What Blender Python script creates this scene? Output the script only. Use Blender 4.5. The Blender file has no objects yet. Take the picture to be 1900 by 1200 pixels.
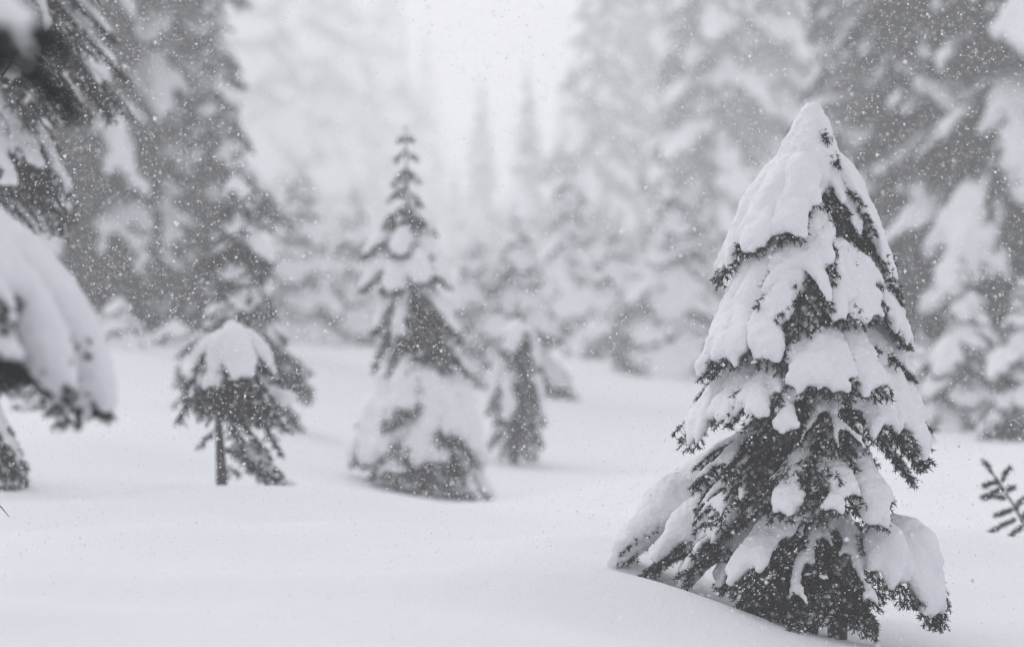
import bpy, math, random
import numpy as np
from mathutils import Vector, Matrix, Euler

R = math.radians
SC = bpy.context.scene
COL = SC.collection
rng = np.random.default_rng(7)

# ------------------------------------------------------------------ camera
CAM_H = 1.5
LENS = 85.0
FPX = LENS / 36.0 * 1900.0
cam_d = bpy.data.cameras.new('camera')
cam = bpy.data.objects.new('camera', cam_d)
COL.objects.link(cam)
cam.location = (0, 0, CAM_H)
cam.rotation_euler = (R(90), 0, 0)
cam_d.lens = LENS
cam_d.sensor_width = 36
cam_d.clip_start = 0.1
cam_d.clip_end = 2000
cam_d.dof.use_dof = True
cam_d.dof.focus_distance = 11.35
cam_d.dof.aperture_fstop = 1.25
SC.camera = cam

# ------------------------------------------------------------------ world and sun (overcast, snowing)
SUN_EL, SUN_ROT = R(36), R(-42)
world = bpy.data.worlds.new('World')
SC.world = world
world.use_nodes = True
wn, wl = world.node_tree.nodes, world.node_tree.links
bg = wn['Background']
sky = wn.new('ShaderNodeTexSky')
sky.sky_type = 'NISHITA'
sky.sun_disc = False
sky.sun_elevation = SUN_EL
sky.sun_rotation = SUN_ROT
sky.air_density = 1.0
sky.dust_density = 6.0
sky.ozone_density = 1.0
hs = wn.new('ShaderNodeHueSaturation')
hs.inputs['Saturation'].default_value = 0.14      # a closed cloud deck: the sky's light, nearly colourless
wl.new(sky.outputs[0], hs.inputs['Color'])
deck = wn.new('ShaderNodeMixRGB')                  # even grey cloud deck with a little of the clear sky's brightening towards the sun
deck.inputs[0].default_value = 0.82
deck.inputs[2].default_value = (6.5, 6.55, 6.85, 1)
wl.new(hs.outputs[0], deck.inputs[1])
wl.new(deck.outputs[0], bg.inputs['Color'])
bg.inputs['Strength'].default_value = 0.12
sun_d = bpy.data.lights.new('sun', 'SUN')
sun_d.energy = 1.1
sun_d.angle = R(65)
sun_d.color = (1.0, 0.985, 0.975)
sun = bpy.data.objects.new('sun', sun_d)
COL.objects.link(sun)
sun.location = (0, 0, 60)
# light travels from azimuth SUN_ROT (0 = +Y, clockwise) at elevation SUN_EL
sv = Vector((math.sin(SUN_ROT) * math.cos(SUN_EL), math.cos(SUN_ROT) * math.cos(SUN_EL), math.sin(SUN_EL)))
sun.rotation_euler = sv.to_track_quat('Z', 'Y').to_euler()

SC.view_settings.view_transform = 'Standard'
SC.view_settings.look = 'None'
SC.view_settings.gamma = 1.0
SC.view_settings.use_curve_mapping = False
SC.view_settings.exposure = 0.10
cy = SC.cycles
cy.max_bounces = 8
cy.diffuse_bounces = 3
cy.glossy_bounces = 1
cy.volume_bounces = 5
cy.transparent_max_bounces = 4
cy.caustics_reflective = False
cy.caustics_refractive = False
cy.use_denoising = True
cy.use_fast_gi = False
cy.filter_width = 1.3

# ------------------------------------------------------------------ helpers
def tag(o, label=None, cat=None, group=None, kind=None):
    if label: o['label'] = label
    if cat: o['category'] = cat
    if group: o['group'] = group
    if kind: o['kind'] = kind
    return o

def empty(name, loc):
    o = bpy.data.objects.new(name, None)
    COL.objects.link(o)
    o.location = loc
    o.empty_display_size = 0.2
    return o

def mesh_obj(name, me, parent=None, loc=None):
    o = bpy.data.objects.new(name, me)
    COL.objects.link(o)
    if parent: o.parent = parent
    if loc is not None: o.location = loc
    return o

def mesh_from(name, v, f, mat, smooth=True):
    """v (n,3); f an (m,3) or (m,4) array, or a list of such arrays"""
    if not isinstance(f, list): f = [f]
    f = [a for a in f if len(a)]
    v = np.asarray(v, dtype=np.float32)
    me = bpy.data.meshes.new(name)
    me.vertices.add(len(v))
    me.vertices.foreach_set('co', v.ravel())
    loops = np.concatenate([a.ravel() for a in f]).astype(np.int32)
    sizes = np.concatenate([np.full(len(a), a.shape[1], dtype=np.int32) for a in f])
    starts = np.concatenate([[0], np.cumsum(sizes)[:-1]]).astype(np.int32)
    me.loops.add(len(loops))
    me.loops.foreach_set('vertex_index', loops)
    me.polygons.add(len(sizes))
    me.polygons.foreach_set('loop_start', starts)
    me.polygons.foreach_set('use_smooth', np.full(len(sizes), smooth, dtype=bool))
    me.update(calc_edges=True)
    me.validate()
    if mat is not None:
        for m in (mat if isinstance(mat, list) else [mat]): me.materials.append(m)
    return me

def at(px, py, d):
    """the point at depth d seen at reference-photograph pixel (px, py)"""
    return np.array([(px - 950.0) / FPX * d, d, CAM_H + (600.0 - py) / FPX * d])

def new_mat(name):
    m = bpy.data.materials.new(name)
    m.use_nodes = True
    nt = m.node_tree
    b = nt.nodes['Principled BSDF']
    return m, nt, b

def snow_material(name, scale, bump, detail_scale, base=(0.80, 0.81, 0.845)):
    m, nt, b = new_mat(name)
    n, l = nt.nodes, nt.links
    tc = n.new('ShaderNodeTexCoord')
    n1 = n.new('ShaderNodeTexNoise'); n1.inputs['Scale'].default_value = scale; n1.inputs['Detail'].default_value = 4
    n2 = n.new('ShaderNodeTexNoise'); n2.inputs['Scale'].default_value = detail_scale; n2.inputs['Detail'].default_value = 2
    l.new(tc.outputs['Object'], n1.inputs['Vector']); l.new(tc.outputs['Object'], n2.inputs['Vector'])
    mx = n.new('ShaderNodeMath'); mx.operation = 'MULTIPLY_ADD'
    l.new(n2.outputs[0], mx.inputs[0]); mx.inputs[1].default_value = 0.25; l.new(n1.outputs[0], mx.inputs[2])
    bp = n.new('ShaderNodeBump'); bp.inputs['Strength'].default_value = bump; bp.inputs['Distance'].default_value = 0.35 / scale
    l.new(mx.outputs[0], bp.inputs['Height']); l.new(bp.outputs[0], b.inputs['Normal'])
    cr = n.new('ShaderNodeMixRGB'); cr.inputs[1].default_value = (base[0] * .965, base[1] * .967, base[2] * .975, 1)
    cr.inputs[2].default_value = (base[0], base[1], base[2], 1)
    l.new(n1.outputs[0], cr.inputs[0]); l.new(cr.outputs[0], b.inputs['Base Color'])
    b.inputs['Roughness'].default_value = 0.75
    b.inputs['Specular IOR Level'].default_value = 0.15
    return m

def needle_material(name, dark, light, frost, scale):
    m, nt, b = new_mat(name)
    n, l = nt.nodes, nt.links
    tc = n.new('ShaderNodeTexCoord')
    n1 = n.new('ShaderNodeTexNoise'); n1.inputs['Scale'].default_value = scale; n1.inputs['Detail'].default_value = 5
    l.new(tc.outputs['Object'], n1.inputs['Vector'])
    cr = n.new('ShaderNodeValToRGB')
    e = cr.color_ramp.elements
    e[0].position = 0.30; e[0].color = (*dark, 1)
    e[1].position = 0.55; e[1].color = (*light, 1)
    k = cr.color_ramp.elements.new(0.72); k.color = (*frost, 1)      # rime and powder caught among the needles
    l.new(n1.outputs[0], cr.inputs[0]); l.new(cr.outputs[0], b.inputs['Base Color'])
    b.inputs['Roughness'].default_value = 0.8
    b.inputs['Specular IOR Level'].default_value = 0.06
    return m

def bark_material():
    m, nt, b = new_mat('bark')
    n, l = nt.nodes, nt.links
    tc = n.new('ShaderNodeTexCoord')
    mp = n.new('ShaderNodeMapping'); mp.inputs['Scale'].default_value = (30, 30, 8)
    n1 = n.new('ShaderNodeTexNoise'); n1.inputs['Scale'].default_value = 1.5; n1.inputs['Detail'].default_value = 6
    l.new(tc.outputs['Object'], mp.inputs[0]); l.new(mp.outputs[0], n1.inputs['Vector'])
    cr = n.new('ShaderNodeValToRGB')
    cr.color_ramp.elements[0].position = 0.35; cr.color_ramp.elements[0].color = (0.022, 0.020, 0.018, 1)
    cr.color_ramp.elements[1].position = 0.75; cr.color_ramp.elements[1].color = (0.085, 0.078, 0.072, 1)
    l.new(n1.outputs[0], cr.inputs[0]); l.new(cr.outputs[0], b.inputs['Base Color'])
    bp = n.new('ShaderNodeBump'); bp.inputs['Strength'].default_value = 0.7; bp.inputs['Distance'].default_value = 0.01
    l.new(n1.outputs[0], bp.inputs['Height']); l.new(bp.outputs[0], b.inputs['Normal'])
    b.inputs['Roughness'].default_value = 0.9
    return m

M_SNOW_GROUND = snow_material('snow_ground', 2.2, 0.22, 60)
M_SNOW_TREE = snow_material('snow_on_boughs', 26, 0.85, 170, (0.80, 0.81, 0.84))
M_SNOW_FAR = snow_material('snow_on_far_boughs', 3, 0.3, 14, (0.80, 0.81, 0.84))
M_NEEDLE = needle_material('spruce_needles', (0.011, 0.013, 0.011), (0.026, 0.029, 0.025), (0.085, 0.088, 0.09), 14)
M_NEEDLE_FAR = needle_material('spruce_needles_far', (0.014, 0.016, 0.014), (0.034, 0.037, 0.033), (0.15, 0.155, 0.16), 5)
M_BARK = bark_material()
M_FLAKE, _nt, _b = new_mat('snowflake')
_b.inputs['Base Color'].default_value = (0.88, 0.88, 0.9, 1)
_b.inputs['Roughness'].default_value = 0.6
_n1 = _nt.nodes.new('ShaderNodeTexNoise'); _n1.inputs['Scale'].default_value = 400
_bp = _nt.nodes.new('ShaderNodeBump'); _bp.inputs['Strength'].default_value = 0.4
_nt.links.new(_n1.outputs[0], _bp.inputs['Height']); _nt.links.new(_bp.outputs[0], _b.inputs['Normal'])

# ------------------------------------------------------------------ ground: one snow sheet through surveyed heights
CTRL = []
def gp(px, py, d): CTRL.append(at(px, py, d))
for a in [(-300, 1215, 9.2), (0, 1200, 9.3), (450, 1200, 9.4), (900, 1200, 9.8), (1300, 1205, 10.5), (1600, 1215, 11.0), (1950, 1215, 11.4), (2300, 1215, 11.4),
          (-300, 1095, 10.8), (0, 1100, 10.8), (500, 1105, 10.8), (1000, 1105, 11.3), (1360, 1145, 11.55), (1555, 1178, 11.7), (1750, 1180, 11.9), (2000, 1120, 13), (2300, 1100, 13),
          (1150, 1052, 12.3), (1000, 1025, 13.2), (600, 1020, 13), (200, 1020, 12.8), (-200, 1000, 13),
          (20, 912, 17.0), (410, 908, 17.6), (545, 922, 17.8), (-250, 880, 17), (750, 960, 18.5), (1700, 990, 16.5), (2050, 980, 16),
          (670, 885, 24.0), (790, 912, 23.6), (920, 940, 23.2), (960, 860, 29), (1250, 900, 22), (1750, 880, 23), (2150, 860, 23),
          (60, 765, 27), (-250, 730, 27), (350, 760, 26), (520, 740, 33), (1250, 800, 34), (1700, 780, 36), (2100, 780, 36),
          (-250, 625, 35), (100, 622, 36), (300, 630, 37), (440, 645, 38), (600, 657, 50), (760, 668, 52), (1030, 738, 46), (1300, 733, 50), (1600, 736, 50), (1900, 740, 50), (2300, 735, 50)]:
    gp(*a)
for d, z in ((100, 1.1), (170, 1.3), (420, 1.4)):
    for u in (-0.9, -0.4, -0.2, 0, 0.2, 0.4, 0.9): CTRL.append(np.array([u * d, d, z + (0.6 if u < 0 else -0.3) * (1 if d < 150 else 0)]))
for u in (-0.9, -0.4, 0, 0.4, 0.9):
    for y in (5, 2.5): CTRL.append(np.array([u * 8, y, 0.12]))
    CTRL.append(np.array([u * 8, -25, 0.1]))
CTRL = np.array(CTRL)

def warp(x, y):
    yy = np.maximum(y, 8.0)
    return np.stack([x / yy * 2.2, np.log(np.maximum(y, -40) + 48.0) * 2.4 + np.log(np.maximum(y, 1) + 3) * 0.7], -1)

def tps_kernel(r2): return 0.5 * r2 * np.log(r2 + 1e-12)
_W = warp(CTRL[:, 0], CTRL[:, 1])
_n = len(CTRL)
_K = tps_kernel(((_W[:, None] - _W[None]) ** 2).sum(-1)) + np.eye(_n) * 0.004
_P = np.concatenate([np.ones((_n, 1)), _W], 1)
_A = np.block([[_K, _P], [_P.T, np.zeros((3, 3))]])
_sol = np.linalg.solve(_A, np.concatenate([CTRL[:, 2], np.zeros(3)]))

MOUNDS = [  # x, y, length along x, length along y, height, skew angle
    (-1.6, 10.9, 1.3, 0.42, 0.045, 0.1), (0.25, 11.2, 0.9, 0.38, 0.06, 0.05), (0.45, 12.9, 0.75, 0.5, 0.06, -0.1), (-0.7, 13.8, 0.9, 0.5, 0.05, 0.1),
    (-1.9, 13.0, 0.9, 0.5, 0.05, 0.15), (-2.6, 14.9, 1.0, 0.8, 0.05, 0.1), (0.95, 11.0, 0.5, 0.4, 0.012, -0.2), (-1.0, 16.2, 1.3, 0.7, 0.07, -0.1),
    (2.5, 14.5, 0.8, 0.8, 0.10, 0.0), (-2.6, 9.9, 1.0, 0.4, 0.05, 0.05), (0.0, 17.5, 1.0, 0.8, 0.06, 0), (1.2, 21.0, 1.5, 1.0, 0.08, 0.2), (-3.2, 20.5, 1.4, 0.8, 0.10, 0.1)]

def ground_z(x, y):
    x = np.asarray(x, float); y = np.asarray(y, float)
    sh = x.shape
    xf, yf = x.ravel(), y.ravel()
    out = np.empty(len(xf))
    for i in range(0, len(xf), 8000):
        w = warp(xf[i:i + 8000], yf[i:i + 8000])
        k = tps_kernel(((w[:, None] - _W[None]) ** 2).sum(-1))
        out[i:i + 8000] = k @ _sol[:_n] + _sol[_n] + w @ _sol[_n + 1:]
    for mx, my, lx, ly, h, a in MOUNDS:
        dx, dy = xf - mx, yf - my
        u = dx * math.cos(a) + dy * math.sin(a); v = -dx * math.sin(a) + dy * math.cos(a)
        # steeper on the far side, as drifted
        v = np.where(v > 0, v * 1.5, v)
        out += 2.3 * h * np.exp(-(u / lx) ** 2 - (v / ly) ** 2)
    # wind ripples and a gentle irregular swell
    near = np.clip((30 - yf) / 14, 0, 1) * np.clip((yf - 3) / 4, 0, 1)
    out += near * .022 * np.sin(yf * 5.6 + 1.6 * np.sin(xf * .8 + 1) + xf * .7) * (.55 + .45 * np.sin(xf * 1.3 - yf * .5))
    out += near * .004 * np.sin(yf * 13 + 2 * np.sin(xf * 1.9) - xf * 1.5) * np.sin(xf * 2.1 + yf)
    out += 0.012 * np.sin(xf * 1.7 + 0.6 * yf) * np.sin(yf * 1.1 - 0.4 * xf + 1) + 0.006 * np.sin(xf * 4.1 - yf * 1.3) * np.sin(yf * 3.3 + xf)
    return out.reshape(sh)

def gz(x, y): return float(ground_z(np.array([x]), np.array([y]))[0])

ys = np.concatenate([np.linspace(-28, 6, 20)[:-1], 6 * np.exp(np.linspace(0, math.log(420 / 6.), 330))])
us = np.concatenate([np.linspace(-1.0, -0.27, 24)[:-1], np.linspace(-0.27, 0.27, 240), np.linspace(0.27, 1.0, 24)[1:]])
GY, GU = np.meshgrid(ys, us, indexing='ij')
GX = GU * np.maximum(GY, 20.0) * np.where(np.abs(GU) > 0.27, 1.0, 1.0)
# near the camera the sheet stays at least 5 m wide on the dense columns
GZ = ground_z(GX, GY)
nr, nc = GX.shape
idx = np.arange(nr * nc).reshape(nr, nc)
gf = np.stack([idx[:-1, :-1], idx[:-1, 1:], idx[1:, 1:], idx[1:, :-1]], -1).reshape(-1, 4)
ground = mesh_obj('ground', mesh_from('ground', np.stack([GX, GY, GZ], -1).reshape(-1, 3), gf, M_SNOW_GROUND))
tag(ground, 'smooth deep snow covering the clearing', kind='structure')

# ------------------------------------------------------------------ haze of falling snow
def box_mesh(name, lo, hi):
    v = [(x, y, z) for x in (lo[0], hi[0]) for y in (lo[1], hi[1]) for z in (lo[2], hi[2])]
    f = np.array([(0, 1, 3, 2), (4, 6, 7, 5), (0, 4, 5, 1), (2, 3, 7, 6), (0, 2, 6, 4), (1, 5, 7, 3)])
    return mesh_from(name, np.array(v), f, None, smooth=False)
hz_me = box_mesh('haze', (-430, -35, -2.2), (430, 430, 42.0))
hz = mesh_obj('haze', hz_me)
hz_m = bpy.data.materials.new('haze_air'); hz_m.use_nodes = True
hn = hz_m.node_tree.nodes
for nd in list(hn):
    if nd.type == 'BSDF_PRINCIPLED': hn.remove(nd)
pv = hn.new('ShaderNodeVolumePrincipled')
pv.inputs['Color'].default_value = (0.99, 0.99, 0.995, 1)
pv.inputs['Density'].default_value = 0.0064
pv.inputs['Anisotropy'].default_value = 0.35
hz_m.node_tree.links.new(pv.outputs[0], hn['Material Output'].inputs['Volume'])
hz_me.materials.append(hz_m)
tag(hz, 'pale haze of falling snow filling the air', kind='stuff')

# ------------------------------------------------------------------ bough builder
def ico(level=1):
    t = (1 + 5 ** .5) / 2
    v = [(-1, t, 0), (1, t, 0), (-1, -t, 0), (1, -t, 0), (0, -1, t), (0, 1, t), (0, -1, -t), (0, 1, -t), (t, 0, -1), (t, 0, 1), (-t, 0, -1), (-t, 0, 1)]
    f = [(0, 11, 5), (0, 5, 1), (0, 1, 7), (0, 7, 10), (0, 10, 11), (1, 5, 9), (5, 11, 4), (11, 10, 2), (10, 7, 6), (7, 1, 8),
         (3, 9, 4), (3, 4, 2), (3, 2, 6), (3, 6, 8), (3, 8, 9), (4, 9, 5), (2, 4, 11), (6, 2, 10), (8, 6, 7), (9, 8, 1)]
    v = [np.array(p) / np.linalg.norm(p) for p in v]
    for _ in range(level):
        cache, nf = {}, []
        def mid(a, b):
            k = (min(a, b), max(a, b))
            if k not in cache:
                p = v[a] + v[b]; v.append(p / np.linalg.norm(p)); cache[k] = len(v) - 1
            return cache[k]
        for a, b, c in f:
            ab, bc, ca = mid(a, b), mid(b, c), mid(c, a)
            nf += [(a, ab, ca), (b, bc, ab), (c, ca, bc), (ab, bc, ca)]
        f = nf
    return np.array(v), np.array(f)
ICO_V, ICO_F = ico(1)
ICO0_V, ICO0_F = ico(0)

def lumps(p, s):
    q = p * s
    return (np.sin(q[:, 0] * 1.0 + q[:, 1] * 1.7 + 1.3) * np.sin(q[:, 2] * 1.3 - q[:, 1] * .8 + .4) + .6 * np.sin(q[:, 0] * 2.3 - q[:, 2] * 1.9 + 2.1) * np.sin(q[:, 1] * 2.7 + .5)
            + .4 * np.sin(q[:, 2] * 4.1 + q[:, 0] * 3.2) * np.sin(q[:, 1] * 4.6 - q[:, 0] * 2.2 + 1))

def snow_mesh(name, spheres, voxel, mat, smooth=6, lump=0.0, lump_scale=20):
    """spheres (n,4): their union, voxel-remeshed and smoothed into one soft snow body"""
    s = np.asarray(spheres, float)
    v = (ICO_V[None] * s[:, None, 3:4] + s[:, None, :3]).reshape(-1, 3)
    f = (ICO_F[None] + (np.arange(len(s)) * len(ICO_V))[:, None, None]).reshape(-1, 3)
    me = mesh_from(name + '_raw', v, f, None)
    o = bpy.data.objects.new('tmp_snow', me)
    COL.objects.link(o)
    m = o.modifiers.new('r', 'REMESH'); m.mode = 'VOXEL'; m.voxel_size = voxel; m.use_smooth_shade = True
    if smooth:
        k = o.modifiers.new('s', 'SMOOTH'); k.factor = 0.5; k.iterations = smooth
    dg = bpy.context.evaluated_depsgraph_get()
    out = bpy.data.meshes.new_from_object(o.evaluated_get(dg))
    bpy.data.objects.remove(o); bpy.data.meshes.remove(me)
    out.name = name
    out.materials.clear(); out.materials.append(mat)
    if lump:
        n = len(out.vertices)
        co = np.empty(n * 3, np.float32); out.vertices.foreach_get('co', co); co = co.reshape(-1, 3)
        no = np.empty(n * 3, np.float32); out.vertices.foreach_get('normal', no); no = no.reshape(-1, 3)
        co += no * (lumps(co, lump_scale) * lump + lumps(co[:, [1, 2, 0]], lump_scale * 3.7) * lump * .5)[:, None]
        out.vertices.foreach_set('co', co.ravel())
        out.update()
    return out

def unit(a): return a / (np.linalg.norm(a, axis=-1, keepdims=True) + 1e-9)
UP = np.array([0, 0, 1.0])

def needles_mesh(name, segs, nl, nw, per_m, r, mat, rg):
    """segs: list of (p0, p1, radius, needled); stems as three-sided tubes, needles as slim triangles round them"""
    p0 = np.array([s[0] for s in segs]); p1 = np.array([s[1] for s in segs])
    rad = np.array([s[2] for s in segs]); has = np.array([s[3] for s in segs], bool)
    ax = unit(p1 - p0)
    ref = np.where(np.abs(ax[:, 2:3]) > .9, np.array([[1.0, 0, 0]]), np.array([[0, 0, 1.0]]))
    e1 = unit(np.cross(ax, ref)); e2 = np.cross(ax, e1)
    ang = np.arange(3) * 2 * math.pi / 3
    ring = (np.cos(ang)[None, :, None] * e1[:, None] + np.sin(ang)[None, :, None] * e2[:, None]) * rad[:, None, None]
    tv = np.concatenate([p0[:, None] + ring, p1[:, None] + ring * .8], 1).reshape(-1, 3)
    base = (np.arange(len(p0)) * 6)[:, None]
    tf = np.concatenate([base + np.array([[i, (i + 1) % 3, 3 + (i + 1) % 3, 3 + i]]) for i in range(3)], 0)
    L = np.linalg.norm(p1 - p0, axis=1)
    cnt = np.where(has, np.maximum(1, (L * per_m + rg.random(len(L))).astype(int)), 0)
    k = np.repeat(np.arange(len(L)), cnt)
    if len(k):
        t = rg.random(len(k))
        pos = p0[k] + (p1 - p0)[k] * t[:, None]
        a = rg.random(len(k)) * 2 * math.pi
        radial = np.cos(a)[:, None] * e1[k] + np.sin(a)[:, None] * e2[k]
        spread = 0.75 + 0.35 * rg.random(len(k))
        d = unit(ax[k] * np.cos(spread)[:, None] + radial * np.sin(spread)[:, None])
        ln = nl * (0.7 + 0.5 * rg.random(len(k)))
        w = unit(np.cross(d, radial + 0.3 * rg.normal(size=(len(k), 3)))) * (nw * .5)
        nv = np.stack([pos - w, pos + w, pos + d * ln[:, None]], 1).reshape(-1, 3)
        nf = len(tv) + np.arange(len(k) * 3).reshape(-1, 3)
        v = np.concatenate([tv, nv]); f = [tf, nf]
    else:
        v, f = tv, [tf]
    return mesh_from(name, v, f, mat, smooth=False)

def make_bough(root, tip, width, snow_r, rg, up=0.03, s0=0.06, s1=0.93, n_lat=12, sub=0.06, sub_step=0.04, stem=0.006, droop=0.22, out=0.52, zf=0.34, bare=0.12, gap=0.0, cut=(0.72, 0.93), ang=38):
    """returns (segments, snow spheres): a drooping spine with side shoots, each with side twigs, and the snow lying along them"""
    root, tip = np.asarray(root, float), np.asarray(tip, float)
    v = tip - root; L = np.linalg.norm(v)
    c = root + np.array([v[0] * out, v[1] * out, v[2] * zf + up * L])
    N = 15
    s = np.linspace(0, 1, N)[:, None]
    sp = (1 - s) ** 2 * root + 2 * s * (1 - s) * c + s ** 2 * tip
    side0 = unit(np.cross(v, UP)) if abs(v[0]) + abs(v[1]) > 1e-4 else np.array([1.0, 0, 0])
    sp = sp + side0 * (np.sin(s * 5 + rg.random() * 6) * 0.02 * L * s)
    T = unit(np.gradient(sp, axis=0))
    segs, sph = [], []
    for i in range(N - 1):
        segs.append((sp[i], sp[i + 1], stem * (1.6 - 1.2 * i / N), i / N > bare))
    def at_s(t):
        x = t * (N - 1); i = min(int(x), N - 2); f = x - i
        return sp[i] * (1 - f) + sp[i + 1] * f, unit(T[i] * (1 - f) + T[i + 1] * f)
    def lie(p, tdir, r):  # where snow lies on a shoot: on its upper side
        sd = unit(np.cross(tdir, UP)); nn = np.cross(sd, tdir)
        return np.append(p + (nn * .45 + UP * .25) * r, r)
    if snow_r > 0:
        m = max(6, int(L * (s1 - s0) / (snow_r * .4)))
        for t in np.linspace(s0, s1, m):
            p, td = at_s(t)
            q = (t - s0) / (s1 - s0)
            sph.append(lie(p, td, snow_r * (0.62 + 0.5 * math.sin(math.pi * min(1, q * .95 + .12))) * (0.95 + .1 * rg.random()) * (1 - .35 * q ** 3)))
    for k in range(n_lat):
        t = bare + 0.03 + (0.95 - bare) * (k + rg.random() * .6) / n_lat
        if t > .94: continue
        p, td = at_s(t)
        for sg in (-1, 1):
            ll = min((1.04 - t) * L, width * 1.7) * (0.72 + .36 * rg.random())
            sd = unit(np.cross(td, UP)) * sg
            a = R(ang - 6 + 12 * rg.random()) * min(1.25, width / (.36 * L) + .25)
            d = unit(td * math.cos(a) + sd * math.sin(a) + UP * .12)
            q = p.copy(); pts = [q]
            nseg = 5
            for j in range(nseg):
                q = q + d * ll / nseg
                d = unit(d + np.array([0, 0, -droop * (0.5 + .25 * j) / 1.5]) + rg.normal(size=3) * .05)
                pts.append(q)
            for j in range(nseg):
                segs.append((pts[j], pts[j + 1], stem * .55 * (1 - .1 * j), True))
            if sub > 0:
                m = max(1, int(ll / sub_step))
                for j in range(m):
                    f = (j + .6) / m; x = f * nseg; i = min(int(x), nseg - 1)
                    b = pts[i] + (pts[i + 1] - pts[i]) * (x - i)
                    dl = unit(pts[i + 1] - pts[i])
                    for s2 in (-1, 1):
                        sd2 = unit(np.cross(dl, UP) + 1e-6) * s2
                        dd = unit(dl * .75 + sd2 * .75 + UP * (.1 - .5 * rg.random()))
                        l2 = sub * (1.15 - .6 * f) * (0.6 + .7 * rg.random())
                        e = b + dd * l2 * .5; e2 = e + unit(dd + np.array([0, 0, -droop * .8])) * l2 * .5
                        segs.append((b, e, stem * .4, True)); segs.append((e, e2, stem * .35, True))
            if snow_r > 0 and s0 - .05 < t < s1 + .03 and rg.random() > gap:
                uc = cut[0] + (cut[1] - cut[0]) * rg.random()
                r0 = snow_r * (.80 - .2 * t)
                m = max(3, int(ll * uc / (r0 * .45)))
                for u in np.linspace(0.05, uc, m):
                    x = u * nseg; i = min(int(x), nseg - 1)
                    b = pts[i] + (pts[i + 1] - pts[i]) * (x - i)
                    sph.append(lie(b, unit(pts[i + 1] - pts[i]), r0 * (1 - .5 * (u / uc) ** 2) * (.93 + .14 * rg.random())))
    return segs, sph

def tube_mesh(name, pts, radii, sides, mat, rough=0.0, rg=rng):
    pts = np.asarray(pts, float); radii = np.asarray(radii, float)
    t = unit(np.gradient(pts, axis=0))
    ref = np.array([0.3, 1, 0.1]); e1 = unit(np.cross(t, ref)); e2 = np.cross(t, e1)
    a = np.arange(sides) * 2 * math.pi / sides
    rr = radii[:, None] * (1 + rough * rg.normal(size=(len(pts), sides)))
    v = pts[:, None] + (np.cos(a)[None, :, None] * e1[:, None] + np.sin(a)[None, :, None] * e2[:, None]) * rr[..., None]
    v = v.reshape(-1, 3)
    f = []
    for i in range(len(pts) - 1):
        for j in range(sides):
            k = (j + 1) % sides
            f.append((i * sides + j, i * sides + k, (i + 1) * sides + k, (i + 1) * sides + j))
    v = np.concatenate([v, pts[-1:]])
    tips = np.array([((len(pts) - 1) * sides + j, (len(pts) - 1) * sides + (j + 1) % sides, len(v) - 1) for j in range(sides)])
    return mesh_from(name, v, [np.array(f), tips], mat)

class Survey:
    """a tree measured off the picture: its base pixel and depth; pts turn pixels plus a depth offset (m) into tree-local metres"""
    def __init__(s, px, py, d, sink=0.06):
        s.d = d; s.b = at(px, py, d); s.sc = FPX / d
        s.base = s.b.copy(); s.base[2] = min(s.base[2], gz(s.base[0], s.base[1])) - sink
    def __call__(s, px, py, dy=0.0): return at(px, py, s.d + dy) - s.base

def build_bough(tree, root, tip, width, snow_r, rg, mat=None, snow_mat=None, nl=.023, nw=.006, per_m=460, voxel=.015, lump=.005, lump_scale=17, powder=55, pr=.0058, **kw):
    segs, sph = make_bough(root, tip, width, snow_r, rg, **kw)
    root = np.asarray(root, float)
    segs = [(a - root, b - root, r, h) for a, b, r, h in segs]
    bo = mesh_obj('bough', needles_mesh('bough', segs, nl, nw, per_m, 0, mat or M_NEEDLE, rg), tree, root)
    if sph:
        sph = np.array(sph); sph[:, :3] -= root
        mesh_obj('snow_load', snow_mesh('snow_load', sph, voxel, snow_mat or M_SNOW_TREE, 9, lump, lump_scale), bo)
    if powder:
        m = min(powder, len(segs))
        k = rg.choice(len(segs), m, replace=False)
        t_ = rg.random((m, 1))
        A = np.array([segs[i][0] for i in k]); Z = np.array([segs[i][1] for i in k])
        rr = np.exp(rg.normal(math.log(pr), .5, m))
        pos = A + (Z - A) * t_ + UP * (rr * .5)[:, None] + rg.normal(size=(m, 3)) * rr[:, None] * .4
        sq = rg.uniform(.6, 1.5, (m, 1, 3)) * np.array([1, 1, .6])
        V = (ICO0_V[None] * (1 + .25 * rg.normal(size=(m, 12, 1))) * sq * rr[:, None, None] + pos[:, None]).reshape(-1, 3)
        F = (ICO0_F[None] + (np.arange(m) * 12)[:, None, None]).reshape(-1, 3)
        tag(mesh_obj('powder_snow', mesh_from('powder_snow', V, F, snow_mat or M_SNOW_TREE), bo), kind='stuff')
    return bo

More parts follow.
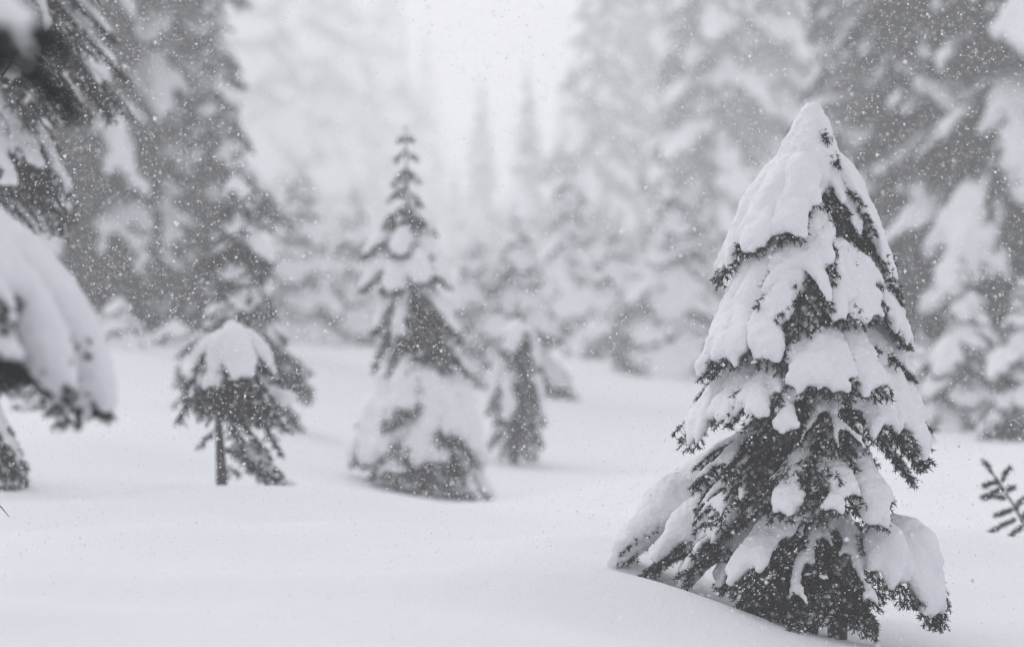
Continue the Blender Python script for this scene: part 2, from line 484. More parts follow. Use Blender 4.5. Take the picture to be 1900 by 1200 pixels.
# ------------------------------------------------------------------ the snow-laden young spruce in focus
def hero():
    S = Survey(1555, 1178, 11.7)
    t = empty('young_spruce', S.base)
    tag(t, 'sharp young spruce under heavy snow, dark needle tips showing below white domes', 'tree')
    rg = np.random.default_rng(21)
    def ax(py):
        f = (py - 185) / (1178 - 185)
        return 1505 + 50 * f
    pys = np.linspace(1215, 225, 16)
    pts = [S(ax(p) + (3 * math.sin(p * .03)), p) for p in pys]
    pts[0][2] = -0.05
    mesh_obj('trunk', tube_mesh('trunk', pts, np.linspace(.05, .008, 16), 10, M_BARK, .06), t)
    fk = [S(1560, 1060), S(1525, 1090, -.05), S(1508, 1130, -.08), S(1503, 1200, -.08)][::-1]
    mesh_obj('trunk', tube_mesh('trunk', fk, [.036, .034, .034, .03], 9, M_BARK, .06), t)
    # snow cap round the leader
    cap = []
    for py, w, dx in [(207, 20, 0), (222, 27, -1), (240, 34, -3), (260, 40, -5), (282, 48, -8), (305, 55, -12), (328, 58, -20), (350, 56, -28), (372, 52, -34)]:
        for a in range(6 if py > 230 else 1):
            an = a * math.pi / 3 + py
            r = w / S.sc
            off = r * (.38 if py > 230 else 0)
            p = S(ax(py) + dx, py) + np.array([math.cos(an) * off, math.sin(an) * off * 1.1, 0])
            cap.append(np.append(p, r * (.78 if py > 230 else 1)))
    ldr = []
    cap_o = mesh_obj('snow_cap', snow_mesh('snow_cap', cap, .012, M_SNOW_TREE, 8, .006, 22), t)
    # (root py, tip px, tip py, depth offset, width px, snow radius px, options)
    B = [
        # crown
        (285, 1330, 532, -.06, 62, 27, {}), (300, 1392, 475, -.26, 50, 30, {}), (300, 1455, 450, -.34, 45, 30, dict(s1=.85)),
        (270, 1664, 545, -.05, 62, 21, {}), (310, 1590, 525, -.26, 55, 0, {}), (330, 1535, 445, -.28, 45, 0, {}), (240, 1548, 305, -.12, 18, 10, dict(s1=.7)), (222, 1532, 258, -.1, 9, 0, {}), (265, 1478, 310, -.2, 9, 0, {}),
        (290, 1610, 470, -.12, 45, 17, dict(s1=.8)),
        (290, 1390, 500, .28, 60, 26, {}), (290, 1630, 510, .25, 60, 24, {}), (300, 1510, 500, .38, 60, 26, {}),
        # second tier
        (395, 1478, 632, -.50, 72, 30, dict(s1=.62, up=.12)), (400, 1308, 700, -.20, 80, 31, {}), (430, 1345, 690, -.34, 70, 36, {}), (430, 1420, 690, -.50, 60, 30, dict(up=.08)),
        (415, 1590, 610, -.42, 70, 22, dict(gap=.3)), (430, 1686, 650, -.10, 62, 27, {}), (420, 1560, 600, -.46, 50, 22, {}), (430, 1650, 580, .16, 70, 24, {}),
        (430, 1330, 640, .25, 70, 30, {}), (430, 1520, 640, .5, 90, 34, {}), (440, 1430, 640, .45, 90, 34, {}), (440, 1620, 640, .42, 90, 34, {}),
        # third tier
        (560, 1500, 730, -.60, 58, 30, dict(up=.08)), (560, 1550, 745, -.62, 48, 26, dict(up=.08)), (575, 1612, 740, -.52, 55, 28, {}), (590, 1694, 705, -.04, 62, 26, {}),
        (600, 1255, 836, -.12, 72, 27, {}), (600, 1320, 800, -.34, 66, 27, {}), (590, 1385, 790, -.52, 70, 24, dict(gap=.2)), (600, 1440, 820, -.62, 66, 20, dict(gap=.3)),
        (600, 1722, 862, -.20, 82, 36, dict(s1=.85)), (610, 1650, 830, -.42, 70, 30, dict(s1=.8)), (640, 1560, 850, -.58, 70, 14, dict(gap=.5)),
        (600, 1300, 760, .3, 80, 28, {}), (600, 1430, 790, .52, 90, 30, {}), (600, 1560, 800, .6, 90, 30, {}), (600, 1650, 780, .4, 70, 30, {}),
        # fourth tier, mostly dark
        (730, 1290, 905, -.15, 85, 14, dict(gap=.5)), (740, 1310, 985, -.40, 85, 16, dict(gap=.4)), (740, 1400, 950, -.58, 95, 0, {}), (740, 1470, 920, -.60, 90, 0, {}),
        (725, 1698, 905, -.08, 46, 12, dict(s1=.75, gap=.4)), (715, 1712, 868, -.2, 40, 0),
        (800, 1455, 965, -.66, 60, 25, dict(up=.08)), (795, 1545, 960, -.70, 56, 25, dict(up=.08, gap=.25)), (800, 1630, 980, -.58, 50, 26, dict(up=.08)),
        (760, 1360, 930, .4, 90, 20, {}), (760, 1500, 950, .6, 90, 20, {}), 
        # skirt
        (985, 1738, 1172, -.32, 64, 42, dict(s1=.84, up=.17, out=.8, zf=.10, s0=.42, n_lat=12)), (940, 1748, 1172, -.30, 50, 0, dict(up=.15, out=.8, zf=.15)), (970, 1682, 1130, -.46, 52, 34, dict(s1=.82, up=.12, out=.75, zf=.15, s0=.45, gap=.2)), (930, 1612, 1130, -.56, 56, 14, dict(gap=.5)),
        (960, 1165, 1050, .50, 62, 50, dict(up=.16, out=.75, zf=.12, s0=.5, s1=.84, gap=.2)), (970, 1215, 1062, .22, 60, 42, dict(up=.10, out=.7, zf=.15, s0=.5, s1=.84, gap=.35)), (900, 1225, 985, .50, 56, 46, dict(up=.14, out=.6, zf=.2, s0=.45)), (840, 1268, 920, .45, 50, 36, dict(up=.1, s0=.4)),
        (965, 1275, 1085, .10, 60, 40, dict(up=.08, out=.65, zf=.2, gap=.3, s0=.45)), (900, 1330, 1094, -.05, 70, 30, dict(gap=.4, up=.08, s0=.5)), (880, 1285, 1030, -.12, 60, 18, dict(gap=.4)), (960, 1345, 1098, .25, 60, 34, dict(up=.1)),
        (960, 1200, 1060, .35, 60, 0), (950, 1250, 1075, .0, 60, 0),
        (960, 1375, 1118, -.58, 50, 28, dict(up=.18, s1=.8, out=.7, zf=.15)), (960, 1455, 1130, -.60, 66, 16, dict(up=.1, gap=.5)), (1000, 1385, 1158, -.5, 70, 0), (1010, 1440, 1165, -.6, 70, 0),
        (860, 1420, 1050, -.35, 70, 15, dict(gap=.5)), (880, 1380, 1040, .5, 60, 26),
        (960, 1580, 1090, -.40, 40, 12), (1040, 1600, 1165, -.4, 34, 0), (1000, 1525, 1150, -.45, 44, 0), (1010, 1572, 1145, -.42, 40, 0), (1030, 1490, 1168, -.5, 44, 6), (1090, 1620, 1180, -.2, 30, 0), (1050, 1400, 1172, -.3, 60, 0),
    ]
    for row in B:
        ry, tx, ty, dy, w, sr = row[:6]; kw = row[6] if len(row) > 6 else {}
        root = S(ax(ry), ry); tip = S(tx, ty, dy)
        o = dict(stem=.005, n_lat=10, sub=.055, sub_step=.042, gap=.12, cut=(.5, .96)); o.update(kw)
        build_bough(t, root, tip, w / S.sc, sr / S.sc, rg, **o)
    return t
hero()

# ------------------------------------------------------------------ smaller trees measured one by one
def axis_of(S, pts):
    """trunk polyline given as pixels from base to top; returns (local points, function py -> local point)"""
    P = np.array([S(*p) for p in pts])
    py = np.array([p[1] for p in pts], float)
    o = np.argsort(py)
    def f(y): return np.array([np.interp(y, py[o], P[o, i]) for i in range(3)])
    return P, f

def measured_tree(name, label, group, base, d, trunk_px, r0, boughs, seed, cap=None, detail=None, sink=.06, wk=.72, sk=.72):
    S = Survey(*base, d, sink=sink)
    t = empty(name, S.base)
    tag(t, label, 'tree', group)
    rg = np.random.default_rng(seed)
    P, f = axis_of(S, trunk_px)
    n = 14
    ss = np.linspace(0, 1, n); k = np.linspace(0, 1, len(P))
    pts = np.stack([np.interp(ss, k, P[:, i]) for i in range(3)], 1)
    pts = np.concatenate([[pts[0] * [1, 1, 0] + [0, 0, -.03]], pts])
    mesh_obj('trunk', tube_mesh('trunk', pts, np.linspace(r0, r0 * .15, n + 1), 8, M_BARK, .06, rg), t)
    dt = dict(nl=.032, nw=.013, per_m=195, voxel=.03, lump=.008, lump_scale=11, n_lat=8, sub=.09, sub_step=.075, stem=.007, zf=.42, s0=.2, powder=22, pr=.012, gap=.2, cut=(.45, .95))
    if detail: dt.update(detail)
    for b in boughs:
        ry, tx, ty, dy, w, sr = b[:6]
        o = dict(dt); o.update(b[6] if len(b) > 6 else {})
        build_bough(t, f(ry), S(tx, ty, dy), w * wk / S.sc, sr * sk / S.sc, rg, **o)
    if cap:
        sph = [np.append(f(py) + np.array([dx / S.sc, 0, 0]), w / S.sc) for py, w, dx in cap]
        mesh_obj('snow_cap', snow_mesh('snow_cap', sph, dt['voxel'], M_SNOW_TREE, 6, .006, 12), t)
    return t, S, f, rg

G_SMALL = 'small snow-laden spruces standing in the clearing'
measured_tree('young_spruce', 'small leaning spruce on a bare lower trunk, one arm bent down to the snow', G_SMALL, (412, 908), 17.6,
    [(412, 908), (409, 840), (406, 780), (415, 690), (430, 600)], .05, [
    (612, 348, 716, .02, 40, 17), (605, 392, 742, -.25, 34, 20, dict(s1=.8)), (604, 452, 722, -.30, 40, 24, dict(s1=.85)), (610, 512, 706, -.02, 30, 18), (610, 478, 690, .1, 34, 18),
    (620, 430, 720, .3, 60, 24), (640, 334, 778, .08, 22, 6), (640, 372, 772, -.2, 34, 0), (640, 395, 780, -.15, 34, 0), (790, 372, 828, 0, 6, 0, dict(n_lat=2)), (860, 440, 880, -.05, 6, 0, dict(n_lat=2)), (640, 470, 790, -.2, 46, 0), (650, 448, 760, -.28, 44, 0), (660, 534, 800, -.02, 30, 8), (670, 500, 790, -.1, 34, 5), (700, 440, 830, -.05, 22, 0, dict(n_lat=5)),
    (740, 480, 830, -.05, 22, 0, dict(n_lat=5)), (720, 455, 850, .05, 20, 0, dict(n_lat=4)), (745, 500, 850, -.08, 24, 0, dict(n_lat=5)), (760, 470, 880, 0, 14, 0, dict(n_lat=3)), (640, 520, 770, .05, 36, 14), (630, 352, 745, -.1, 34, 12), (650, 420, 770, -.3, 34, 0), (690, 520, 840, .05, 26, 0),
    (835, 540, 919, -.03, 26, 9, dict(up=.12, s1=.8, n_lat=8)), (828, 505, 912, -.1, 22, 4, dict(up=.12)), (830, 522, 880, .08, 20, 12, dict(up=.1))], 31,
    cap=[(583, 7, 0), (597, 12, 0), (613, 17, -2), (633, 20, -3), (655, 20, -8)], wk=.88, sk=.98)

K = dict(n_lat=4, sub=.05, gap=0)
measured_tree('young_spruce', 'slim grey spruce with a bare dark spire above broad snowy skirts, mid clearing', G_SMALL, (785, 908), 23.6,
    [(785, 912), (775, 760), (765, 560), (757, 400), (752, 232)], .05, [
    (248, 742, 262, 0, 9, 0, K), (250, 764, 262, -.05, 9, 0, K), (278, 735, 298, -.03, 11, 3, K), (280, 772, 296, .02, 11, 3, K), (312, 728, 345, 0, 14, 5, K), (314, 778, 340, -.05, 14, 5, K), (312, 752, 336, -.12, 13, 0, K),
    (345, 722, 372, .03, 16, 8, K), (350, 782, 384, -.05, 18, 0, K), (352, 748, 366, .15, 18, 8, K), (378, 716, 420, -.05, 26, 0), (378, 738, 425, -.2, 26, 0), (385, 806, 438, -.08, 26, 8), (392, 770, 432, -.22, 26, 0), (380, 760, 440, .25, 36, 14),
    (425, 676, 478, .02, 30, 17), (430, 808, 482, -.1, 34, 20), (430, 740, 478, -.3, 34, 20), (440, 700, 500, .2, 40, 20),
    (470, 672, 540, -.02, 34, 20), (475, 832, 532, -.05, 40, 22), (475, 782, 530, -.36, 40, 24), (480, 722, 548, -.3, 40, 22), (480, 760, 570, .35, 60, 24),
    (520, 690, 622, -.05, 44, 14, dict(gap=.4)), (525, 856, 640, -.03, 46, 16), (530, 812, 640, -.32, 46, 0), (560, 750, 690, -.4, 50, 0), (570, 830, 690, -.3, 50, 0), (600, 790, 720, -.4, 50, 0), (590, 710, 700, -.25, 44, 8), (540, 780, 665, -.40, 46, 0), (540, 800, 690, -.3, 40, 0), (530, 730, 640, -.36, 44, 12, dict(gap=.4)), (560, 870, 700, -.1, 40, 10), (560, 695, 690, .1, 40, 14),
    (650, 705, 780, -.2, 56, 28, dict(gap=.35)), (655, 745, 785, -.46, 56, 30, dict(s1=.85, gap=.35)), (665, 805, 785, -.42, 56, 28, dict(gap=.35)), (650, 882, 775, .0, 56, 26), (690, 892, 868, -.1, 76, 36, dict(gap=.35)), (690, 845, 830, -.4, 70, 32, dict(s1=.85)), (680, 675, 800, .2, 56, 30),
    (700, 676, 872, -.05, 66, 36, dict(gap=.35)), (705, 715, 885, -.40, 66, 36, dict(s1=.8)), (700, 770, 835, -.52, 50, 0), (700, 735, 830, -.46, 50, 0), (715, 790, 890, -.55, 66, 34, dict(s1=.8)), (740, 840, 902, -.40, 50, 0), (740, 868, 880, -.2, 50, 12), (740, 815, 905, -.5, 50, 8), (770, 916, 938, -.05, 40, 22), (760, 880, 925, -.2, 36, 18), (800, 760, 912, -.5, 50, 14), (800, 700, 895, -.42, 50, 10), (820, 800, 920, -.55, 50, 0), (820, 850, 925, -.4, 50, 0), (820, 690, 888, -.2, 50, 0), (740, 733, 852, -.62, 44, 0), (700, 752, 775, -.58, 40, 0), (770, 852, 885, -.5, 44, 0), (790, 768, 892, -.66, 44, 0), (700, 715, 800, -.5, 40, 0), (720, 835, 830, -.55, 36, 0), (800, 730, 900, -.5, 44, 0), (720, 660, 865, .3, 60, 34), (720, 760, 890, .5, 80, 30)], 32,
    cap=[(236, 4, 0), (262, 6, 0), (300, 7, 0), (330, 8, 0), (362, 10, 0)], sk=.95)

measured_tree('young_spruce', 'little hazy spruce with a dark narrow foot, close right of the slim spired spruce', G_SMALL, (952, 858), 29,
    [(955, 858), (956, 780), (960, 680), (962, 555)], .05, [
    (590, 928, 690, .0, 34, 17), (595, 1000, 690, -.05, 34, 17), (600, 962, 690, -.4, 34, 0), (600, 950, 660, -.3, 36, 18), (610, 965, 700, .4, 50, 20), (640, 905, 770, .0, 40, 22), (640, 1008, 790, -.05, 40, 20), (650, 975, 775, -.42, 40, 0), (650, 935, 790, -.4, 40, 12), (660, 960, 790, .4, 50, 20),
    (720, 908, 832, .0, 40, 16), (720, 985, 856, -.1, 36, 8), (720, 945, 850, -.42, 40, 0), (720, 965, 850, -.4, 40, 0), (740, 1003, 830, .1, 36, 14)], 33,
    cap=[(560, 4, 0), (578, 6, 0), (596, 8, 0)], detail=dict(nl=.035, nw=.013, per_m=260, voxel=.03))

measured_tree('spruce', 'dark spruce at the left edge with hanging snow-streaked boughs behind the big snowy branch', None, (-85, 905), 17.5,
    [(-85, 912), (-80, 500), (-74, 0), (-70, -500), (-66, -950)], .11, [
    (-160, 205, 70, -.1, 70, 17), (-150, 120, 90, -.55, 80, 15, dict(gap=.3)), (-120, 236, 152, -.12, 76, 16, dict(gap=.2)), (-90, 226, 208, -.35, 90, 10, dict(gap=.4)), (-60, 150, 228, -.6, 100, 9, dict(gap=.5)), (-60, 70, 225, -.8, 100, 13, dict(gap=.4)), (-100, 180, 180, .3, 90, 12), (-90, 30, 160, -.8, 90, 14, dict(gap=.3)),
    (-50, 205, 225, -.1, 80, 0), (-100, 200, 190, -.4, 90, 0), (-80, 120, 200, -.7, 100, 0), (-150, 170, 110, -.5, 90, 0), (-40, 80, 240, -.75, 100, 0), (90, 120, 420, -.4, 80, 0), (60, 60, 380, -.7, 90, 0), (-200, 160, -10, -.3, 80, 18), (-260, 200, -60, 0, 80, 18), (-200, 60, -10, -.8, 80, 18),
    (60, 130, 372, -.1, 66, 20), (90, 70, 330, -.6, 70, 18, dict(gap=.2)), (110, 20, 360, -.8, 80, 20), (110, 112, 440, -.3, 60, 20, dict(gap=.2)), (130, 135, 410, .2, 70, 20), (130, 50, 430, -.7, 80, 0), (140, 90, 400, -.5, 80, 0), (60, 100, 300, .4, 90, 16),
    (260, 105, 560, 0, 70, 20), (280, 40, 560, -.7, 80, 20), (300, 90, 520, .4, 80, 20), (430, 80, 690, 0, 70, 20), (450, 20, 700, -.7, 80, 20),
    (660, 46, 905, -.1, 50, 18, dict(gap=.2)), (700, 42, 872, -.4, 46, 12, dict(gap=.3)), (720, 18, 908, -.5, 50, 6), (690, 30, 900, .3, 50, 16), (740, -10, 915, -.7, 60, 18),
    (100, -350, 400, .1, 90, 20), (300, -370, 620, -.1, 90, 20), (600, -390, 880, 0, 90, 20), (-100, -320, 200, 0, 90, 20), (-300, -280, -60, -.1, 90, 20), (-300, 100, -80, -.4, 80, 18), (-480, 80, -260, 0, 80, 20), (-480, -240, -240, -.2, 80, 20), (-500, -80, -260, -.9, 80, 20), (-700, 20, -540, 0, 60, 16), (-700, -160, -540, 0, 60, 16), (-720, -70, -560, -.5, 60, 16)], 34,
    cap=[(-960, 10, 0), (-930, 16, 0), (-880, 24, 0)], detail=dict(nl=.03, nw=.012, per_m=215, sub=.08, sub_step=.055, powder=6), sk=.95)

# the near spruce just outside the frame: two of its boughs reach in
def near_spruce():
    b = np.array([-2.6, 6.7, 0.0]); b[2] = gz(b[0], b[1]) - .08
    t = empty('snowy_spruce', b)
    tag(t, 'large blurred snow-heaped bough reaching in at the left edge, from a spruce outside', 'tree')
    rg = np.random.default_rng(41)
    mesh_obj('trunk', tube_mesh('trunk', [(0, 0, -.05), (.02, 0, 1.2), (0, .03, 2.6), (.03, 0, 4.2), (0, 0, 6.0)], [.12, .105, .085, .05, .01], 12, M_BARK, .05, rg), t)
    L = lambda px, py, d: at(px, py, d) - b
    D = dict(nl=.026, nw=.007, per_m=380, voxel=.022, powder=20, lump=.008, lump_scale=9, n_lat=11, sub=.07, sub_step=.05, stem=.007)
    def bb(z, tip, w, sr, **k):
        o = dict(D); o.update(k); build_bough(t, (0, 0, z), tip, w, sr, rg, **o)
    bb(1.70, L(120, 745, 7.4), .20, .13, n_lat=15, out=.95, zf=.02, up=.06, s1=.96, cut=(.75, .95))
    bb(1.70, L(50, 690, 7.1), .20, .13, n_lat=15, out=.95, zf=.02, up=.06, s1=.96, cut=(.75, .95))
    bb(1.70, L(-20, 640, 6.9), .22, .13, n_lat=15, out=.9, zf=.05, up=.06, s1=.93, cut=(.7, .92))
    bb(1.70, L(90, 640, 7.7), .20, .13, n_lat=15, out=.95, zf=.02, up=.06, s1=.95)
    bb(1.72, L(186, 752, 7.45), .09, .065, out=.9, zf=.05, up=.05, s1=.93, n_lat=8)
    bb(1.74, L(10, 700, 7.0), .22, .08, out=.8, zf=.15, up=.04, s1=.80, gap=.4)
    bb(1.80, L(60, 705, 7.6), .26, .07, out=.6, zf=.25, up=.06, s1=.9)
    bb(1.75, L(-40, 700, 7.4), .26, 0, out=.6, zf=.25, up=.05)
    bb(1.78, L(8, 690, 7.25), .2, 0, out=.6, zf=.25, up=.05)
    bb(2.55, L(98, 128, 4.6), .16, .05, out=.6, zf=.3, up=.10, s1=.985, cut=(.8, .98), n_lat=14, per_m=900)
    bb(2.50, L(50, 140, 4.5), .18, .022, out=.6, zf=.3, up=.08, s1=.9, per_m=900)
    for k in range(26):
        z = 0.7 + k * .2
        a = R(150) + k * 2.4
        if k < 12: a = R(110) + (k * 1.1) % R(170)       # the side away from the clearing; the other boughs are set one by one
        l = 1.25 * (1 - (z / 6.3)) + .15
        bb(z, np.array([math.cos(a) * l, math.sin(a) * l, z - .55 * l]), .3 * l + .03, .06 * min(1, l + .2), voxel=.05, per_m=110, nw=.016, nl=.04, n_lat=6, sub=.1, sub_step=.1, powder=0)
near_spruce()

# ------------------------------------------------------------------ background spruces from a handful of bough shapes
PROTO = []
LITE = []
def bough_protos():
    rg = np.random.default_rng(51)
    spec = [(36, .14, {}), (44, .15, dict(gap=.1)), (28, .13, dict(gap=.15)), (50, .145, {}), (38, .12, dict(gap=.3)), (32, .16, {}), (42, .06, dict(gap=.6)), (48, 0, {}), (36, 0, {})]
    for dr, sr, kw in spec:
        tip = np.array([math.cos(R(dr)), 0, -math.sin(R(dr))])
        o = dict(n_lat=8, sub=.13, sub_step=.10, stem=.011, cut=(.66, .92), droop=.25, up=.07, s1=.9); o.update(kw)
        segs, sph = make_bough((0, 0, 0), tip, .42, sr, rg, **o)
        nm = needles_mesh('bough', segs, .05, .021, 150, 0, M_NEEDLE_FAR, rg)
        sm = snow_mesh('snow_load', sph, .035, M_SNOW_FAR, 5, .018, 7) if sph else None
        PROTO.append((nm, sm, math.cos(R(dr))))
        LITE.append(snow_mesh('snow_load', sph, .085, M_SNOW_FAR, 2) if sph else None)
bough_protos()
def tall_protos():
    rg = np.random.default_rng(52)
    for dr, sr, kw in [(30, .105, {}), (40, .115, dict(gap=.2)), (24, .10, dict(gap=.15)), (48, .115, {}), (35, .09, dict(gap=.35)), (20, .11, {}), (38, .05, dict(gap=.6)), (46, 0, {}), (30, 0, {})]:
        tip = np.array([math.cos(R(dr)), 0, -math.sin(R(dr))])
        o = dict(n_lat=9, sub=.13, sub_step=.10, stem=.010, cut=(.25, .9), droop=.35, up=.09, s1=.92, s0=.2, gap=.08); o.update(kw)
        segs, sph = make_bough((0, 0, 0), tip, .30, sr, rg, **o)
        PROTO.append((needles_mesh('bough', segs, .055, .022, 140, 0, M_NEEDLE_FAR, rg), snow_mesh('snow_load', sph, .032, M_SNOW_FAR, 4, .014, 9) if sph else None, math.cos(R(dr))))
        LITE.append(snow_mesh('snow_load', sph, .07, M_SNOW_FAR, 2) if sph else None)
tall_protos()
_tr = tube_mesh('trunk', [(0, 0, -.01), (.004, 0, .3), (-.003, .004, .6), (.002, 0, .85), (0, 0, 1)], [1, .8, .5, .22, .04], 9, M_BARK, .04)

def whorls(H, Rm, rg, spacing, per, first, power, snowy, off=0):
    out = []
    z = first
    while z < H - .12 * spacing:
        f = z / H
        rz = Rm * (1 - f) ** power * (.8 + .4 * rg.random()) * min(1.0, .55 + f * 3.0) + .06 * Rm
        n = max(3, int(per * (.75 + .35 * rg.random()) * (1 if f < .75 else .7)))
        a0 = rg.random() * 7
        for k in range(n):
            i = int(rg.integers(0, 6)) if rg.random() < snowy else int(rg.integers(6, 9))
            r = rz * (.72 + .5 * rg.random())
            i += off
            sc = r / PROTO[i][2]
            out.append((i, z + (rg.random() - .5) * spacing * .9, a0 + k * 2 * math.pi / n + rg.normal() * .25, sc, (rg.random() - .5) * .35))
        z += spacing * (1 - .45 * f)
    return out

def bough_matrix(z, a, sc, tilt): return Matrix.Translation((0, 0, z)) @ Matrix.Rotation(a, 4, 'Z') @ Matrix.Rotation(tilt, 4, 'Y') @ Matrix.Diagonal((sc, sc, sc, 1))

G_TALL = 'tall spruces in the haze behind the clearing'
def spruce(px, d, H, Rm, label, seed, spacing=.42, per=8, first=.35, power=.85, snowy=.72, group='tall spruces in the haze behind the clearing', name='spruce', cat='tree'):
    rg = np.random.default_rng(seed)
    x = (px - 950) / FPX * d
    t = empty(name, (x, d, gz(x, d) - .05))
    tag(t, label, cat, group)
    tr = mesh_obj('trunk', _tr, t)
    tr.scale = (.012 * H + .02, .012 * H + .02, H)
    for i, z, a, sc, tilt in whorls(H, Rm, rg, spacing, per, first, power, snowy, 9 if group == G_TALL else 0):
        nm, sm, _ = PROTO[i]
        b = bpy.data.objects.new('bough', nm); COL.objects.link(b); b.parent = t
        b.matrix_local = bough_matrix(z, a, sc, tilt)
        if sm:
            s = bpy.data.objects.new('snow_load', sm); COL.objects.link(s); s.parent = b
    return t

G_TALL = 'tall spruces in the haze behind the clearing'
G_LOW = 'low snow-laden spruces at the foot of the tall ones'
spruce(110, 41, 13.0, 2.3, 'tall dark grey spruce directly behind the dark boughs at the left edge', 61, spacing=.55, per=6, snowy=.72)
spruce(285, 44, 12.5, 2.2, 'broad grey spruce with small snow pads rising behind the leaning little spruce', 62, spacing=.5, per=7, snowy=.85)
spruce(205, 54, 13.0, 2.0, 'grey spruce filling the gap between the two big hazy spruces on the left', 63, spacing=.55, per=7, snowy=.85)
spruce(446, 27.5, 3.15, .72, 'thin mid-height spruce standing straight behind the leaning little spruce', 164, spacing=.2, per=7, first=.15, snowy=.42, group=G_LOW)
spruce(395, 43, 6.8, 1.2, 'narrow hazy spruce left of the thin mid-height one, upper boughs stretching to the right', 65, spacing=.42, per=6, first=.2, snowy=.9)
spruce(1120, 150, 27.6, 3.84, 'pale tall spruce right of the bright gap of sky, tip out of view', 66, spacing=.7, snowy=.95)
spruce(1205, 162, 30.0, 4.08, 'pale tall spruce close beside the first one right of the bright gap', 67, spacing=.8, snowy=.95)
spruce(1330, 94, 19.5, 3.33, 'tall snow-clotted spruce whose right side passes behind the left flank of the sharp young spruce', 68, spacing=.6, snowy=.95)
spruce(1445, 99, 20.7, 3.45, 'tall hazy spruce straight behind the snowy tip of the sharp young spruce', 69, spacing=.62, snowy=.95)
spruce(1600, 56, 14.0, 2.4, 'tall grey spruce behind the right flank of the sharp young spruce', 70, spacing=.55, per=7, snowy=.7)
spruce(1750, 42, 13.0, 2.3, 'dark dense spruce towering over the low snow-clotted spruce on the right', 71, spacing=.52, per=7, snowy=.42)
spruce(1905, 39.5, 13.0, 2.5, 'dark tall spruce cut by the right edge, long snowy boughs at the top', 72, spacing=.52, per=7, snowy=.5)
spruce(1790, 33.5, 2.55, .72, 'low snow-clotted spruce in front of the dark dense trees on the right', 73, spacing=.25, per=6, first=.12, snowy=.88, group=G_LOW)
spruce(1895, 31.5, 2.1, .75, 'low snowy spruce half cut off by the right edge above the bare sapling', 74, spacing=.25, per=6, first=.1, snowy=.85, group=G_LOW)
spruce(1705, 36.5, 1.5, .6, 'knee-high snowy spruce touching the right shoulder of the sharp young spruce', 75, spacing=.2, per=5, first=.06, snowy=.8, group=G_LOW)
spruce(1250, 56, 5.0, 1.5, 'low spruce with grey foot left of the sharp young spruce, snow pads in steps', 76, spacing=.32, per=7, first=.12, snowy=.96, group=G_LOW)
spruce(1150, 62, 3.9, 1.2, 'low white-clotted spruce between the grey-footed one and the dark bush', 77, spacing=.32, per=7, first=.12, snowy=.96, group=G_LOW)
spruce(1055, 70, 5.8, 1.5, 'low pale spruce rising behind the dark round bush', 78, spacing=.34, per=7, first=.12, snowy=.96, group=G_LOW)
spruce(958, 43, 3.4, .95, 'low pale spruce directly behind the little hazy dark-footed spruce', 79, spacing=.34, per=6, first=.12, snowy=.96, group=G_LOW)
spruce(880, 49, 3.0, .95, 'low nearly white spruce showing in the gap right of the slim spired spruce', 80, spacing=.3, per=7, first=.1, snowy=.96, group=G_LOW)
spruce(655, 60, 4.0, 1.1, 'faint low spruce on the snow just left of the slim spired spruce', 81, spacing=.34, per=7, first=.1, snowy=.96, group=G_LOW)
spruce(560, 57, 4.4, 1.2, 'faint low spruce at the snow edge right of the leaning little spruce', 82, spacing=.34, per=7, first=.1, snowy=.96, group=G_LOW)
# snow-buried bushes
spruce(220, 35.5, .72, .5, 'snow-buried round bush at the foot of the left trees', 83, spacing=.12, per=7, first=.02, power=.5, snowy=.95, group='bushes half buried in snow', name='bush', cat='bush')
spruce(325, 36.5, .42, .5, 'flat snow-buried bush beside the rounder one under the left trees', 84, spacing=.12, per=7, first=.02, power=.5, snowy=.95, group='bushes half buried in snow', name='bush', cat='bush')
spruce(62, 27, .38, .3, 'small dark-rimmed bush poking out of snow below the big snowy bough', 85, spacing=.1, per=6, first=.02, power=.5, snowy=.8, group='bushes half buried in snow', name='bush', cat='bush')
spruce(1030, 45.5, .58, .5, 'dark round bush on the snow right of the little hazy dark-footed spruce', 86, spacing=.1, per=9, first=.02, power=.45, snowy=.12, group='bushes half buried in snow', name='bush', cat='bush')

# far spruces: whole trees joined into trunk, crown and snow, copied
FAR = []
def far_protos():
    for q, (H, Rm) in enumerate([(16, 2.6), (15, 1.9), (9, 1.15)]):
        rg = np.random.default_rng(90 + q)
        nv, nf, sv_, sf = [], [], [], []
        no = so = 0
        for i, z, a, sc, tilt in whorls(H, Rm, rg, .62 if H > 10 else .45, 6, .8, .8, .72):
            M = np.array(bough_matrix(z, a, sc, tilt))
            for me, V, F in ((PROTO[i][0], nv, nf), (LITE[i], sv_, sf)):
                if me is None: continue
                n = len(me.vertices); co = np.empty(n * 3, np.float32); me.vertices.foreach_get('co', co); co = co.reshape(-1, 3)
                me.calc_loop_triangles()
                tr = np.empty(len(me.loop_triangles) * 3, np.int32); me.loop_triangles.foreach_get('vertices', tr); tr = tr.reshape(-1, 3)
                if V is nv:
                    tr = tr[len(tr) // 4::6]     # every sixth needle is enough so far off
                    u, inv = np.unique(tr, return_inverse=True); co = co[u]; tr = inv.reshape(-1, 3); n = len(u)
                    F.append(tr + no); no += n
                else:
                    F.append(tr + so); so += n
                V.append(co @ M[:3, :3].T + M[:3, 3])
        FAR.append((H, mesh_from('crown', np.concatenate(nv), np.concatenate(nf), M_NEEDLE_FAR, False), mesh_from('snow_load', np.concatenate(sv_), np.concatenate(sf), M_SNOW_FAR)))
far_protos()
G_FAR = 'faint spruces deep in the haze'
